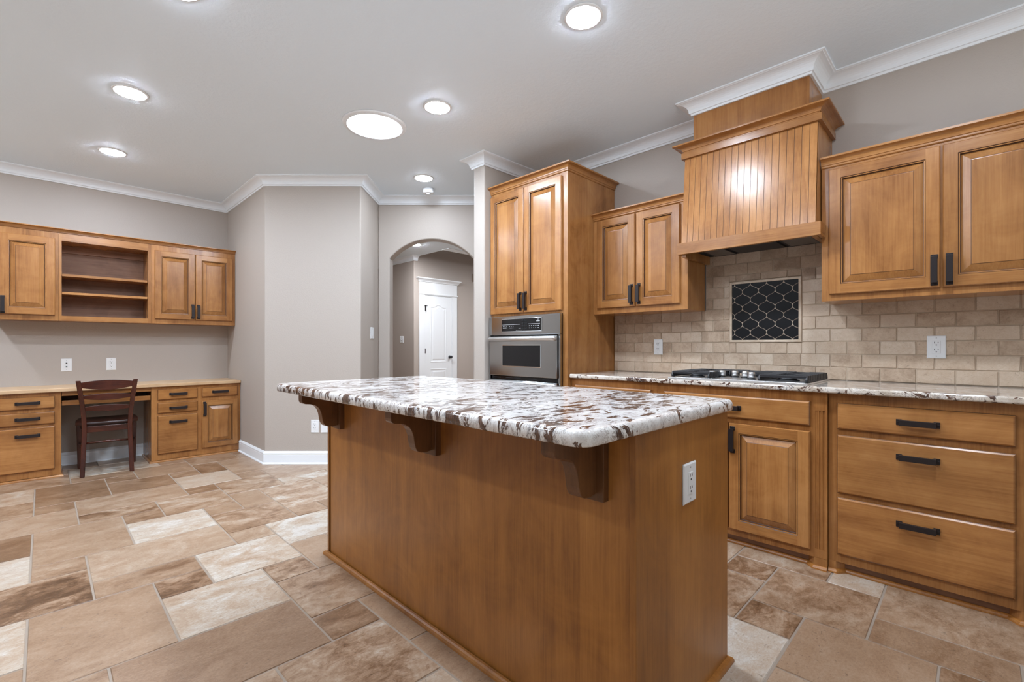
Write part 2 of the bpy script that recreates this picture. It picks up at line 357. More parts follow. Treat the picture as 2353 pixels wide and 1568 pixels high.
# ------------------------------------------------------------------ walls
def fillet(path, r=.014, n=5):
    out = []
    for k, p in enumerate(path):
        p = Vector(p)
        if k in (0, len(path)-1): out.append(p); continue
        a, b = (Vector(path[k-1])-p).normalized(), (Vector(path[k+1])-p).normalized()
        ang = a.angle(b); d = min(r/math.tan(ang/2), .05); s0, s1 = p+a*d, p+b*d
        for i in range(n+1):
            u = i/n; out.append(s0.lerp(p, u).lerp(p.lerp(s1, u), u))
    return out
def wall(name, path, th, z0=-.05, z1=H+.02, m='wall', side=1):
    """path walked with the room on the right-hand side for side=1; thickness goes away from the room"""
    w = MB(); p = fillet(path) if len(path) > 2 else [Vector(x) for x in path]
    w.sweep(p, [(0, z0), (0, z1), (th, z1), (th, z0)], side)
    return struct(w.obj(name, m))
wall('wall_back', [(XL, YD), (XJ+.05, YD)], .12)
wall('wall_angled', [(XJ, YD), P45A, P45B, PARC], .05)
wall('wall_right', [(XW, YSB+.05), (XW, YB)], .12)
# stub wall beside the oven cabinet
w = MB(); pp = fillet([(XW+.02, YSB), (XSE, YSB), (XSE, YSB+TSB), (PHIT[0], YSB+TSB)], .016)
w.prism([tuple(p) for p in pp], 'z', -.05, H+.02); struct(w.obj('wall_stub', 'wall'))
# arch wall: local q along (1,-1), opening from .126 to 1.036
w = MB(); q0, q1, ql, qr, zs, zp = 0.0, 2.12, .126, 1.036, 2.081, 2.294
hw = (qr-ql)/2; rise = zp-zs; R = (hw*hw+rise*rise)/(2*rise); qc = (ql+qr)/2; a0 = math.asin(hw/R)
arc = [(qc+R*math.sin(-a0+2*a0*k/28), zs-(R-rise)+R*math.cos(-a0+2*a0*k/28)) for k in range(29)]
poly = [(q0, -.05), (ql, -.05)]+arc+[(qr, -.05), (q1, -.05), (q1, H+.02), (q0, H+.02)]
w.prism(poly, 'y', 0, .15)
o = struct(w.obj('wall_arch', 'wall', bevel=.012, seg=3, angle=60)); o.location = (*PARC, 0); o.rotation_euler = (0, 0, -PI/4)
# hallway and entry beyond the arch
XH, YH = 4.66, 7.09
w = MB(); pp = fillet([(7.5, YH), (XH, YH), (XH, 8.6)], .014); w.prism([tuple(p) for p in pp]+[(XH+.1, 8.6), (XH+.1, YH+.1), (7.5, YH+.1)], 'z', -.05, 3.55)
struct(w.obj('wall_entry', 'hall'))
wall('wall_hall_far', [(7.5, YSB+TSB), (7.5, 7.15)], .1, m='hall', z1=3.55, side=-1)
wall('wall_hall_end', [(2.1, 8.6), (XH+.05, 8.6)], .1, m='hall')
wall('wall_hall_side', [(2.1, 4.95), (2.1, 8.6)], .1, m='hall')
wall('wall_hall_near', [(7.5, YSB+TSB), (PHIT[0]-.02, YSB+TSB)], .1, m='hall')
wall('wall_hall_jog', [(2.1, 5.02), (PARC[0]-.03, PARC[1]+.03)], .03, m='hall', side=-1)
# unseen, behind the camera: two left windows, wide front opening, placed for their light
def wall_holes(name, axis, at, a0, a1, holes, th):
    w = MB(); cur = a0
    def bx(u0, u1, z0, z1):
        if axis == 'x': w.box(at-th, at, u0, u1, z0, z1)
        else: w.box(u0, u1, at-th, at, z0, z1)
    for (u0, u1, z0, z1) in holes:
        bx(cur, u0, -.05, H+.02); bx(u0, u1, z1, H+.02)
        if z0 > 0: bx(u0, u1, -.05, z0)
        cur = u1
    bx(cur, a1, -.05, H+.02); return struct(w.obj(name, 'wall'))
wins = [('x', XL, -1.5, -.3, .9, 2.2), ('x', XL, 3.3, 5.3, .6, 2.3), ('y', YB, -2.6, 2.2, .05, 2.3)]
wall_holes('wall_left', 'x', XL, YB-.12, YD+.12, [w_[2:] for w_ in wins[:2]], .12)
wall_holes('wall_front', 'y', YB, XL, XW+.12, [wins[2][2:]], .12)
for k, (ax, at, u0, u1, z0, z1) in enumerate(wins):
    w = MB(); n = 2 if k < 2 else 3
    def bx(a, b, zA, zB, w=w, ax=ax, at=at):
        if ax == 'x': w.box(at-.09, at-.03, a, b, zA, zB)
        else: w.box(a, b, at-.09, at-.03, zA, zB)
    bx(u0, u1, z0, z0+.06); bx(u0, u1, z1-.06, z1)
    for i in range(n+1):
        x = u0+(u1-u0)*i/n; bx(max(u0, x-.03), min(u1, x+.03), z0, z1)
    struct(w.obj('window_%d' % (k+1), 'trim'))
    a = bpy.data.lights.new('daylight', 'AREA'); a.shape = 'RECTANGLE'; a.size = u1-u0; a.size_y = z1-z0; a.cycles.is_portal = True
    ao = bpy.data.objects.new('window_daylight', a); COL.objects.link(ao)
    if ax == 'x': ao.location = (at-.11, (u0+u1)/2, (z0+z1)/2); ao.rotation_euler = (PI/2, 0, -PI/2)
    else: ao.location = ((u0+u1)/2, at-.11, (z0+z1)/2); ao.rotation_euler = (PI/2, 0, 0)

# ------------------------------------------------------------------ crown moulding and baseboards
h_, p_ = H-ZL, PJ
crown = [(0, ZL), (.012, ZL), (.015, ZL+.012), (.022, ZL+.014), (.024, ZL+.022)]
crown += [(.024+(p_-.034)*(1-math.cos(a)), ZL+.022+(h_-.034)*math.sin(a)) for a in [PI/2*k/7 for k in range(1, 8)]]
crown += [(p_-.008, H-.010), (p_, H-.008), (p_, H+.001), (0, H+.001)]
XF, YF0, YF1 = 3.056, .661, 1.327             # flue of the hood
w = MB(); w.sweep([(XL, YD), (XJ, YD), P45A, P45B, PARC, PHIT, (XSE, YSB+TSB), (XSE, YSB), (XW, YSB), (XW, YF1), (XF, YF1), (XF, YF0), (XW, YF0), (XW, YB)], crown, -1)
struct(w.obj('trim_crown', 'trim'))
w = MB(); w.sweep([(XH, 8.6), (XH, YH), (XH+.07, YH)], crown, -1); struct(w.obj('trim_hall_crown', 'trim'))
def base_prof(h=.122, t=.015): return [(0, 0), (t+.010, 0), (t+.010, .006), (t+.006, .012), (t, .016), (t, h-.034), (t-.002, h-.030), (t+.001, h-.026), (t+.001, h-.016), (t-.006, h-.006), (t-.010, h), (0, h)]
w = MB(); w.sweep([(XJ, 5.63), P45A, P45B, PARC, (PARC[0]+.126*r2, PARC[1]-.126*r2)], base_prof(), -1); struct(w.obj('baseboard_corner', 'trim'))
w = MB(); w.sweep([(.115, YD), (.730, YD)], base_prof(), -1); struct(w.obj('baseboard_back', 'trim'))

# ------------------------------------------------------------------ cabinet parts (local axes: x right, y into the cabinet, z up; face frame at y=0)
RZR = -PI/2                                   # range wall things: local x runs along world -Y
def door(parent, x0, x1, z0, z1, t=.020, st=.057, name='door', mats=None):
    d = MB(); y = -t; ms = mats or ['wv', 'wh', 'glaze']
    seq = [(.0, -.0008, 0), (.0, y+.005, 0), (.004, y, 0), (st-.004, y, 'butt'), (st-.001, y+.0035, 2), (st+.003, y+.004, 0), (st+.0038, y+.014, 2), (st+.0062, y+.0155, 2),
           (st+.039, y+.0022, 0), (st+.0412, y+.0008, 2), (st+.044, y+.0004, 0)]
    d.rings(x0, x1, z0, z1, seq, 0, (0, 1)); d.add([(x0, -.0008, z0), (x1, -.0008, z0), (x1, -.0008, z1), (x0, -.0008, z1)], [(3, 2, 1, 0)], 0)
    return d.obj(name, ms, parent)
def drawer(parent, x0, x1, z0, z1, t=.020, name='drawer', mats=None):
    d = MB(); y = -t
    d.rings(x0, x1, z0, z1, [(0, -.0008, 0), (0, y+.007, 0), (.002, y+.005, 1), (.008, y, 0)], 0)
    d.add([(x0, -.0008, z0), (x1, -.0008, z0), (x1, -.0008, z1), (x0, -.0008, z1)], [(3, 2, 1, 0)], 0)
    return d.obj(name, mats or ['wh', 'glaze'], parent)
def pull(parent, cx, cz, vert=True, L_=.150, y=-.020, name='handle'):
    h = MB(); a = L_/2
    def bx(u0, u1, w, y0, y1):
        if vert: h.box(cx-w, cx+w, y0, y1, cz+u0, cz+u1)
        else: h.box(cx+u0, cx+u1, y0, y1, cz-w, cz+w)
    for s in (-1, 1):
        e = sorted((s*a, s*(a-.022))); bx(e[0], e[1], .0135, y-.004, y)
        e = sorted((s*(a-.013), s*(a-.024))); bx(e[0], e[1], .0105, y-.024, y-.004)
        if vert: h.lathe([(.004, y-.006), (.004, y-.004)], (cx, 0, cz+s*(a-.006)), 8, 0, 'y')
        else: h.lathe([(.004, y-.006), (.004, y-.004)], (cx+s*(a-.006), 0, cz), 8, 0, 'y')
    bx(-a+.012, a-.012, .0125, y-.030, y-.016)
    return h.obj(name, 'bronze', parent, bevel=.0016, seg=2)
def frame(parent, x0, x1, z0, z1, holes, depth, name='carcass', t=.019, open_=False, mats=None):
    """box carcass with a face frame: holes are openings between stiles and rails, closed by a back board unless open_"""
    f = MB(); xs = sorted({x0, x1, *[h[0] for h in holes], *[h[1] for h in holes]}); zs_ = sorted({z0, z1, *[h[2] for h in holes], *[h[3] for h in holes]})
    inh = lambda x, z: any(h[0] < x < h[1] and h[2] < z < h[3] for h in holes)
    for i in range(len(xs)-1):
        for j in range(len(zs_)-1):
            xa, xb, za, zb = xs[i], xs[i+1], zs_[j], zs_[j+1]
            if inh((xa+xb)/2, (za+zb)/2): continue
            f.add([(xa, 0, za), (xb, 0, za), (xb, 0, zb), (xa, 0, zb)], [(0, 1, 2, 3)], 1 if (xb-xa) > 2.2*(zb-za) and (xb-xa) > .15 else 0)
    for (a, b, c_, d_) in holes:
        dp = depth-.012 if open_ else t
        f.add([(a, 0, c_), (b, 0, c_), (b, 0, d_), (a, 0, d_), (a, dp, c_), (b, dp, c_), (b, dp, d_), (a, dp, d_)], [(1, 0, 4, 5), (2, 1, 5, 6), (3, 2, 6, 7), (0, 3, 7, 4)], 0)
        f.add([(a, dp, c_), (b, dp, c_), (b, dp, d_), (a, dp, d_)], [(0, 1, 2, 3)], 2)
    f.add([(x0, 0, z0), (x0, depth, z0), (x0, depth, z1), (x0, 0, z1)], [(0, 1, 2, 3)], 0)
    f.add([(x1, 0, z0), (x1, depth, z0), (x1, depth, z1), (x1, 0, z1)], [(3, 2, 1, 0)], 0)
    for z in (z0, z1): f.add([(x0, 0, z), (x1, 0, z), (x1, depth, z), (x0, depth, z)], [(0, 1, 2, 3)], 1)
    f.add([(x0, depth, z0), (x1, depth, z0), (x1, depth, z1), (x0, depth, z1)], [(3, 2, 1, 0)], 0)
    return f.obj(name, mats or ['wv', 'wh', 'inside'], parent)
def cab_crown(parent, path, z0, h, out, name='crown_molding', band=0):
    """wood cornice; path walked with the cabinet on the left, profile grows outwards"""
    w = MB(); p = [(-.004, z0), (.004, z0), (.008, z0+.004), (.008, z0+h*.22), (.012, z0+h*.26)]
    p += [(.012+(out-.018)*(1-math.cos(a)), z0+h*.26+h*.52*math.sin(a)) for a in [PI/2*k/6 for k in range(1, 7)]]
    p += [(out, z0+h*.82), (out, z0+h), (-.004, z0+h)]
    w.sweep(path, p, -1); return w.obj(name, 'wh', parent)

def outlet(name, label, loc, rz, kind='outlet', w=.072, h=.117, dec=True):
    o = thing(name, label, 'switch' if kind in ('switch', 'toggle') else ('wall plate' if kind in ('blank', 'coax') else 'outlet'), loc, rz)
    p = MB(); p.rings(-w/2, w/2, -h/2, h/2, [(0, -.0006, 0), (0, -.003, 0), (.004, -.006, 0)], 0); p.obj('cover_plate', 'white', o)
    if kind == 'outlet':
        b = MB(); b.rings(-.0165, .0165, -.0335, .0335, [(0, -.006, 0), (.001, -.0078, 0)], 0); bo = b.obj('receptacle', 'white', o)
        for s in (-1, 1):
            q = MB(); zc = s*.0185
            q.box(-.0085, -.0055, -.0085, -.0079, zc+.001, zc+.010); q.box(.0055, .0085, -.0085, -.0079, zc+.002, zc+.009)
            q.lathe([(.003, -.0085), (.003, -.0079)], (0, 0, zc-.007), 10, 0, 'y'); q.obj('socket_slots', 'slot', bo)
        for s in (-1, 1):
            g = MB(); g.lathe([(.0028, -.0068), (.0028, -.006)], (0, 0, s*.048), 8, 0, 'y'); g.obj('screw', 'mark', o)
    elif kind == 'switch':
        b = MB(); b.rings(-.0165, .0165, -.0335, .0335, [(0, -.006, 0), (.001, -.009, 0)], 0); b.obj('rocker', 'white', o)
    elif kind == 'toggle':
        b = MB(); b.box(-.006, .006, -.018, -.006, -.006, .012); b.obj('toggle', 'white', o, bevel=.002)
        g = MB(); g.box(-.010, .010, -.0066, -.006, -.020, .020); g.obj('toggle_slot', 'mark', o)
    elif kind == 'coax':
        for s in (-1, 1):
            g = MB(); g.lathe([(.0058, -.006), (.0058, -.009), (.004, -.009), (.004, -.018), (0, -.018)], (0, 0, s*.017), 10, 0, 'y'); g.obj('jack', 'slot', o)
        for s in (-1, 1):
            g = MB(); g.lathe([(.0028, -.0068), (.0028, -.006)], (0, 0, s*.042), 8, 0, 'y'); g.obj('screw', 'mark', o)
    else:
        g = MB(); g.box(-.020, .020, -.0085, -.006, .012, .030); g.obj('port_panel', 'mark', o)
    return o

# ------------------------------------------------------------------ range wall: oven cabinet, wall cabinets, hood
XT, YT = 2.717, 2.947
o = thing('oven_cabinet', 'tall maple cabinet with two upper doors holding the wall oven', 'cabinet', (XT, YT, 0), RZR)
frame(o, 0, .826, .10, 2.475, [(.012, .780, .36, 1.372)], XW-XT-.005, open_=False, t=.30)
door(o, .008, .394, 1.395, 2.394); door(o, .403, .779, 1.395, 2.394)
for x in (.364, .423): pull(o, x, 1.487)
cab_crown(o, [(0.0, 0), (.826, 0), (.826, XW-XT-.006)], 2.418, .057, .046)
w = MB(); w.box(.0, .826, .06, .08, 0, .10); w.obj('toe_kick', 'wh', o)

ov = thing('wall_oven', 'stainless steel double wall oven with black control panel and window', 'oven', (XT, YT, 0), RZR)
w = MB(); w.box(.004, .782, -.012, -.002, .36, 1.371, 1); w.box(.004, .022, -.030, -.012, .40, 1.215); w.box(.764, .782, -.030, -.012, .40, 1.215)
w.obj('oven_trim', ['steel', 'black'], ov)
w = MB(); w.box(.004, .782, -.034, -.012, 1.217, 1.371); cp = w.obj('control_panel', 'steel', ov, bevel=.003)
w = MB(); w.rings(.166, .606, 1.243, 1.350, [(0, -.034, 0), (.0, -.037, 0), (.004, -.040, 0)], 0); w.obj('display_bezel', 'steel2', cp)
w = MB(); w.rings(.171, .601, 1.248, 1.345, [(0, -.040, 0), (.001, -.0415, 0)], 0); w.obj('display_glass', 'black', cp)
w = MB()
for (a, b, z) in ((.180, .385, 1.300), (.470, .592, 1.300)): w.box(a, b, -.0422, -.0415, z, z+.003)
rr = random.Random(3)
for k, x in enumerate((.186, .200, .214, .228, .256, .270, .284, .298)): w.box(x, x+.009, -.0422, -.0415, 1.272, 1.280 if k < 4 else 1.276)
for x in (.186, .204, .222): w.box(x, x+.006, -.0422, -.0415, 1.286, 1.290)
for x in (.260, .280, .300): w.box(x, x+.007, -.0422, -.0415, 1.285, 1.289)
for x in (.372, .384, .366): w.box(x, x+.007, -.0422, -.0415, 1.268, 1.272)
for x in (.478, .500, .522, .544, .570): w.box(x, x+.011, -.0422, -.0415, 1.283, 1.289); w.box(x, x+.009, -.0422, -.0415, 1.268, 1.272)
w.box(.556, .590, -.0422, -.0415, 1.318, 1.326); w.box(.562, .584, -.0422, -.0415, 1.332, 1.336)
w.box(.335, .405, -.0422, -.0415, 1.254, 1.2565)
w.obj('panel_print', 'mark', cp)
w = MB()
for i in range(3):
    for j in range(4): w.lathe([(.0075, -.0440), (.009, -.0415)], (.408+i*.020, 0, 1.330-j*.021), 14, 0, 'y')
w.obj('keypad_button', 'void', cp)
def oven_door(z0, z1, win):
    w = MB(); w.box(.025, .760, -.044, -.014, z0, z1); d = w.obj('oven_door', 'steel', ov, bevel=.003)
    if win:
        w = MB(); w.rings(.178, .606, z0+.074, z1-.068, [(0, -.044, 0), (.0, -.0465, 0), (.006, -.0475, 0)], 0); w.obj('window_trim', 'steel2', d)
        w = MB(); w.rings(.185, .599, z0+.081, z1-.075, [(0, -.0475, 0), (.001, -.0485, 0)], 0); w.obj('window_glass', 'black', d)
    w = MB(); zc = z1-.022
    prof = [(-.044, zc-.020), (-.058, zc-.018), (-.072, zc-.010), (-.078, zc), (-.076, zc+.010), (-.066, zc+.018), (-.052, zc+.020), (-.044, zc+.020)]
    w.loft([[(x, y*s-.044*(1-s), zc+(z-zc)*s) for y, z in prof] for x, s in ((.027, .3), (.034, .8), (.048, 1), (.737, 1), (.751, .8), (.758, .3))], 0)
    w.obj('door_handle', 'satin', d)
oven_door(.886, 1.207, True); oven_door(.440, .852, True)
w = MB(); w.box(.03, .755, -.020, -.013, .858, .880, 0)
for x in (.05, .20, .28, .45, .60): w.box(x, x+.09, -.022, -.020, .866, .872, 1)
w.obj('vent_slot', ['black', 'iron'], ov)

o = thing('wall_cabinet', 'two-door maple wall cabinet between the tall oven cabinet and the hood', 'cabinet', (3.049, 2.119, 0), RZR, 'kitchen wall cabinets')
frame(o, 0, .754, 1.375, 2.120, [], .283)
door(o, .038, .366, 1.418, 2.096); door(o, .378, .706, 1.418, 2.096)
for x in (.341, .401): pull(o, x, 1.506)
cab_crown(o, [(.0, 0), (.754, 0)], 2.103, .050, .040)

o = thing('wall_cabinet', 'wide maple wall cabinet right of the hood above the larger outlet plate', 'cabinet', (3.049, .602, 0), RZR, 'kitchen wall cabinets')
frame(o, 0, .985, 1.374, 2.135, [], .283)
door(o, .037, .487, 1.409, 2.090); door(o, .495, .945, 1.409, 2.090)
for x in (.465, .519): pull(o, x, 1.493)
cab_crown(o, [(.0, 0), (.985, 0), (.985, .283)], 2.106, .054, .042)

HY = 1.359
o = thing('range_hood', 'wooden beadboard range hood with stepped cornice above the gas cooktop', 'range hood', (XW, HY, 0), RZR)
fy = lambda X: X-XW
ft, fb, zt_, zb_ = fy(2.997), fy(2.944), 2.372, 1.766
fz = lambda z: fb+(ft-fb)*(z-1.802)/(2.367-1.802)
w = MB(); w.prism([(-.002, zb_), (fz(zb_)+.012, zb_), (fz(zt_)+.012, zt_), (-.002, zt_)], 'x', .001, .752); w.obj('hood_body', 'wv', o)
w = MB(); n = 20; bw = .753/n; top, bot = [], []
xs = []
for k in range(n):
    a = k*bw
    xs += [(a, 0.0 if k else 0), (a+bw-.0032, 0)]
    if k < n-1: xs += [(a+bw-.0024, .0022), (a+bw-.0008, .0022)]
for k in range(len(xs)-1):
    (xa, da), (xb, db) = xs[k], xs[k+1]
    g = 1 if (da > 0 or db > 0) else 0
    w.add([(xa, fz(zb_)+da, zb_), (xb, fz(zb_)+db, zb_), (xb, fz(zt_)+db, zt_), (xa, fz(zt_)+da, zt_)], [(0, 1, 2, 3)], g)
for x in (0, .753): w.add([(x, fz(zb_), zb_), (x, fz(zb_)+.014, zb_), (x, fz(zt_)+.014, zt_), (x, fz(zt_), zt_)], [(0, 1, 2, 3)], 0)
w.obj('beadboard_panel', ['wv', 'glaze2'], o)
w = MB(); a0, a1 = HY-1.381, HY-.582; yf = fy(2.926); yu = fy(3.048)
w.box(a0, a1, yf, yf+.022, 1.724, 1.797); w.box(a0, a0+.020, yf+.022, yu, 1.724, 1.797); w.box(a1-.020, a1, yf+.022, yu, 1.724, 1.797)
w.box(a0+.02, a1-.02, yf+.022, fb-.001, 1.775, 1.797)
w.obj('apron', 'wh', o, bevel=.0015)
w = MB(); w.box(.002, .028, yu-.10, -.014, 1.705, 1.765); w.obj('side_cleat', 'wv', o)
w = MB(); w.box(.725, .751, yu-.10, -.014, 1.728, 1.765); w.obj('side_cleat', 'wv', o)
w = MB(); w.box(.030, .722, yf+.024, -.016, 1.757, 1.765, 0); w.obj('hood_liner', 'void', o)
for (xa, xb) in ((.085, .215), (.545, .700)):
    w = MB(); w.box(xa, xb, yf+.05, -.05, 1.751, 1.757, 0); w.box(xa-.006, xa, yf+.045, -.045, 1.749, 1.757, 1); w.box(xb, xb+.006, yf+.045, -.045, 1.749, 1.757, 1); w.box(xa, xb, yf+.045, yf+.05, 1.749, 1.757, 1); w.box(xa, xb, -.05, -.045, 1.749, 1.757, 1)
    w.obj('filter_panel', ['filter', 'iron'], o)
w = MB(); w.box(.25, .52, yf+.05, -.06, 1.747, 1.757); w.obj('fan_cover', 'iron', o)
fr_ = fz(2.372)
w = MB(); w.sweep([(-.0, -.004), (-.0, fr_), (.753, fr_), (.753, -.004)], [(-.006, 2.362), (.018, 2.362), (.018, 2.400), (.012, 2.404), (-.006, 2.404)], -1, 0); w.obj('band_molding', 'wh', o)
cab_crown(o, [(0, -.004), (0, fr_), (.753, fr_), (.753, -.004)], 2.400, .048, .062)
w = MB(); w.box(-.0, .753, fr_, -.004, 2.440, 2.447); w.obj('cornice_top', 'wh', o)
w = MB(); w.box(HY-YF1, HY-YF0, fy(XF)+.001, -.003, 2.446, 2.700); w.obj('flue_cover', 'wv', o)

# ------------------------------------------------------------------ range wall: base cabinets
def toe(o, x0, x1, footL, footR, dep=.036):
    w = MB(); w.box(x0, x1, dep, dep+.018, 0, .0545); w.obj('toe_kick', 'inside', o)  # darker veneer on the kick carries the shade of the recess
    sh = lambda: [(0, 0), (.016, 0), (.015, .007), (.011, .013), (.006, .017), (0, .018)]
    w = MB(); xa, xb = x0+(footL or 0), x1-(footR or 0)
    path = []
    if footL: path += [(x0, .0), (xa-.02, 0), (xa+.012, dep)]
    else: path += [(x0, dep)]
    if footR: path += [(xb-.012, dep), (xb+.02, 0), (x1, 0)]
    else: path += [(x1, dep)]
    w.sweep(path, sh(), -1); w.obj('shoe_molding', 'wi', o)
    for f, s, xe in ((footL, 1, x0), (footR, -1, x1)):
        if not f: continue
        w = MB(); w.prism([(xe, .0005), (xe+s*(f-.02), .0005), (xe+s*(f+.012), dep-.0005), (xe, dep-.0005)], 'z', 0, .0548); w.obj('foot', 'wv', o)
XB = 2.760
o = thing('base_cabinet', 'maple base cabinet beside the tall oven cabinet, partly hidden by the island', 'cabinet', (XB, 2.119, 0), RZR, 'kitchen base cabinets')
frame(o, 0, .688, .055, .892, [], XW-XB-.006)
drawer(o, .042, .648, .721, .845); door(o, .042, .341, .094, .691); door(o, .349, .648, .094, .691)
pull(o, .345, .783, False); pull(o, .318, .60); pull(o, .372, .60)
toe(o, 0, .688, .05, 0)
o = thing('base_cabinet', 'maple base cabinet under the gas cooktop with one wide drawer', 'cabinet', (XB, 1.430, 0), RZR, 'kitchen base cabinets')
frame(o, 0, .849, .055, .892, [], XW-XB-.006)
w = MB(); pf = [(.849, .03), (.849, 0)]
for k in range(3):
    c0 = .863+k*.0155; pf += [(c0-.005, 0), (c0-.0025, .004), (c0+.0025, .004), (c0+.005, 0)]
pf += [(.909, 0), (.909, .03)]
w.prism(pf, 'z', .10, .80); w.box(.849, .909, 0, .03, .056, .10); w.box(.849, .909, 0, .03, .80, .892); w.box(.849, .909, .03, XW-XB-.006, .056, .892)
w.obj('fluted_post', 'wv', o)
drawer(o, .049, .837, .721, .845); door(o, .041, .434, .094, .691); door(o, .441, .837, .094, .691)
pull(o, .434, .779, False); pull(o, .413, .599); pull(o, .462, .599)
toe(o, 0, .909, 0, .075)
o = thing('base_cabinet', 'maple base cabinet with three wide drawers at the right end', 'cabinet', (2.780, .519, 0), RZR, 'kitchen base cabinets')
frame(o, 0, .690, .055, .892, [], XW-2.780-.006)
for z0, z1, hz in ((.717, .845, .778), (.402, .688, .6185), (.099, .380, .3125)):
    drawer(o, .038, .639, z0, z1); pull(o, .339, hz, False)
toe(o, 0, .690, .05, .055)

w = MB(); w.box(2.728, 3.336, -.225, 2.117, .893, .923)
tag(w.obj('granite_worktop', 'granite2', bevel=.010, seg=4), 'long cream and brown granite worktop running below the stone backsplash', 'worktop')

# ------------------------------------------------------------------ backsplash of tumbled bricks with a black lantern-tile panel
b = MB(); tn, sh, am = [], [], []
MY0, MY1, MZ0, MZ1 = .764, 1.197, 1.151, 1.566
def sub(r, h):
    y0, y1, z0, z1 = r; a0, a1, b0, b1 = h
    if y1 <= a0 or y0 >= a1 or z1 <= b0 or z0 >= b1: return [r]
    out = []
    if y0 < a0: out.append((y0, a0, z0, z1))
    if y1 > a1: out.append((a1, y1, z0, z1))
    m0, m1 = max(y0, a0), min(y1, a1)
    if z0 < b0: out.append((m0, m1, z0, b0))
    if z1 > b1: out.append((m0, m1, b1, z1))
    return out
rg = random.Random(11)
for row in range(12):
    z0 = .9245+row*.0765; z1 = z0+.0765
    for k in range(-5, 15):
        y0 = .2237+.155*k+(.0805 if row % 2 else 0); y1 = y0+.155; t_ = rg.choice((.38, .46, .52, .56, .6, .66, .74)); s_ = (rg.uniform(0, 40), rg.uniform(0, 40), rg.uniform(0, 40))
        a_, b_, c_, d_ = max(y0, -.23), min(y1, 2.117), z0, z1
        hood = b_ > .61 and a_ < 1.355
        d_ = min(d_, 1.7645)
        if z0 > 1.374:
            if not hood: continue
            a_, b_ = max(a_, .604), min(b_, 1.362)
        if b_-a_ < .012 or d_-c_ < .01: continue
        for (p0, p1, p2, p3) in sub((a_, b_, c_, d_), (MY0, MY1, MZ0, MZ1)):
            if p1-p0 < .008 or p3-p2 < .008: continue
            g, ch = .0010, .0030; j = lambda: rg.uniform(-.0011, .0011); X0, X1 = 3.3455, 3.337
            lo = [(p0+g, p2+g), (p1-g, p2+g), (p1-g, p3-g), (p0+g, p3-g)]
            q0, q1, q2, q3 = p0+g+ch, p1-g-ch, p2+g+ch, p3-g-ch
            m1_, m2_ = (q0*2+q1)/3, (q0+2*q1)/3
            hi = [(q0+j(), q2+j()), (m1_, q2+j()*1.3), (m2_, q2+j()*1.3), (q1+j(), q2+j()), (q1+j(), q3+j()), (m2_, q3+j()*1.3), (m1_, q3+j()*1.3), (q0+j(), q3+j())]
            V = [(X0, y, z) for y, z in lo]+[(X1, y, z) for y, z in hi]
            F = [tuple(range(4, 12)), (0, 1, 7, 6, 5, 4), (1, 2, 8, 7), (2, 3, 11, 10, 9, 8), (3, 0, 4, 11)]
            b.add(V, F, 0)
            for _ in F: tn.append(t_); sh.append(s_); am.append(rg.choice((.3, .4, .5)))
for (y0, y1, z0, z1) in ((-.23, 2.117, .9235, 1.374), (.604, 1.362, 1.374, 1.7645)):
    for rr_ in sub((y0, y1, z0, z1), (MY0, MY1, MZ0, MZ1)):
        b.add([(3.3415, rr_[0], rr_[2]), (3.3415, rr_[1], rr_[2]), (3.3415, rr_[1], rr_[3]), (3.3415, rr_[0], rr_[3])], [(0, 1, 2, 3)], 1); tn.append(.5); sh.append((0, 0, 0)); am.append(.2)
bs = b.obj('tile_backsplash', ['brick', 'bgrout'], attrs={'tone': ('FLOAT', tn), 'shift': ('FLOAT_VECTOR', sh), 'amp': ('FLOAT', am)})
tag(bs, 'tumbled beige stone brick backsplash between the worktop and the wall cabinets', 'backsplash')
o = thing('mosaic_panel', 'framed panel of black lantern tiles on the backsplash below the hood', 'tile panel', (3.3465, (MY0+MY1)/2, MZ0), RZR)
hwid, hh = (MY1-MY0)/2, MZ1-MZ0
w = MB(); w.rings(-hwid, hwid, 0, hh, [(0, 0, 0), (0, -.013, 0), (.003, -.017, 0), (.012, -.018, 0), (.0165, -.015, 0), (.0170, -.008, 0)], 0); w.obj('stone_frame', 'cream', o)
iw, z_lo, z_hi = hwid-.017, .017, hh-.017
def clip(poly, xa, xb, za, zb):
    for ax, lim, sgn in ((0, xa, 1), (0, xb, -1), (1, za, 1), (1, zb, -1)):
        out = []
        for k in range(len(poly)):
            p, q = poly[k-1], poly[k]; ip, iq = (p[ax]-lim)*sgn >= 0, (q[ax]-lim)*sgn >= 0
            if ip != iq:
                u = (lim-p[ax])/(q[ax]-p[ax]); out.append((p[0]+(q[0]-p[0])*u, p[1]+(q[1]-p[1])*u))
            if iq: out.append(q)
        poly = out
        if len(poly) < 3: return []
    return poly
pw, ph = .0998, .1105
hx, hz = pw/2, ph/2
h1 = [(hx*a, hz*b) for a, b in ((1, 0), (.99, .08), (.96, .165), (.905, .255), (.82, .338), (.72, .402), (.625, .446), (.560, .468), (.538, .520))]
qd = h1+[(hx-x, hz-z) for x, z in h1][::-1]     # from the right bulge up to the tip
def inset(Q, d):
    out = []
    for k in range(len(Q)):
        e = (Vector(Q[min(k+1, len(Q)-1)])-Vector(Q[max(k-1, 0)])).normalized(); out.append((Q[k][0]-e.y*d, Q[k][1]+e.x*d))
    return [p for p in out if p[0] > .0006]
qi = inset(qd, .0017); qi[0] = (qi[0][0], 0)
tile = qi+[(-x, z) for x, z in qi[::-1]]+[(-x, -z) for x, z in qi[1:]]+[(x, -z) for x, z in qi[::-1][:-1]]
w = MB(); w.add([(-iw, -.0082, z_lo), (iw, -.0082, z_lo), (iw, -.0082, z_hi), (-iw, -.0082, z_hi)], [(0, 1, 2, 3)], 0); g = w.obj('tile_grout', 'cream', o)
w = MB()
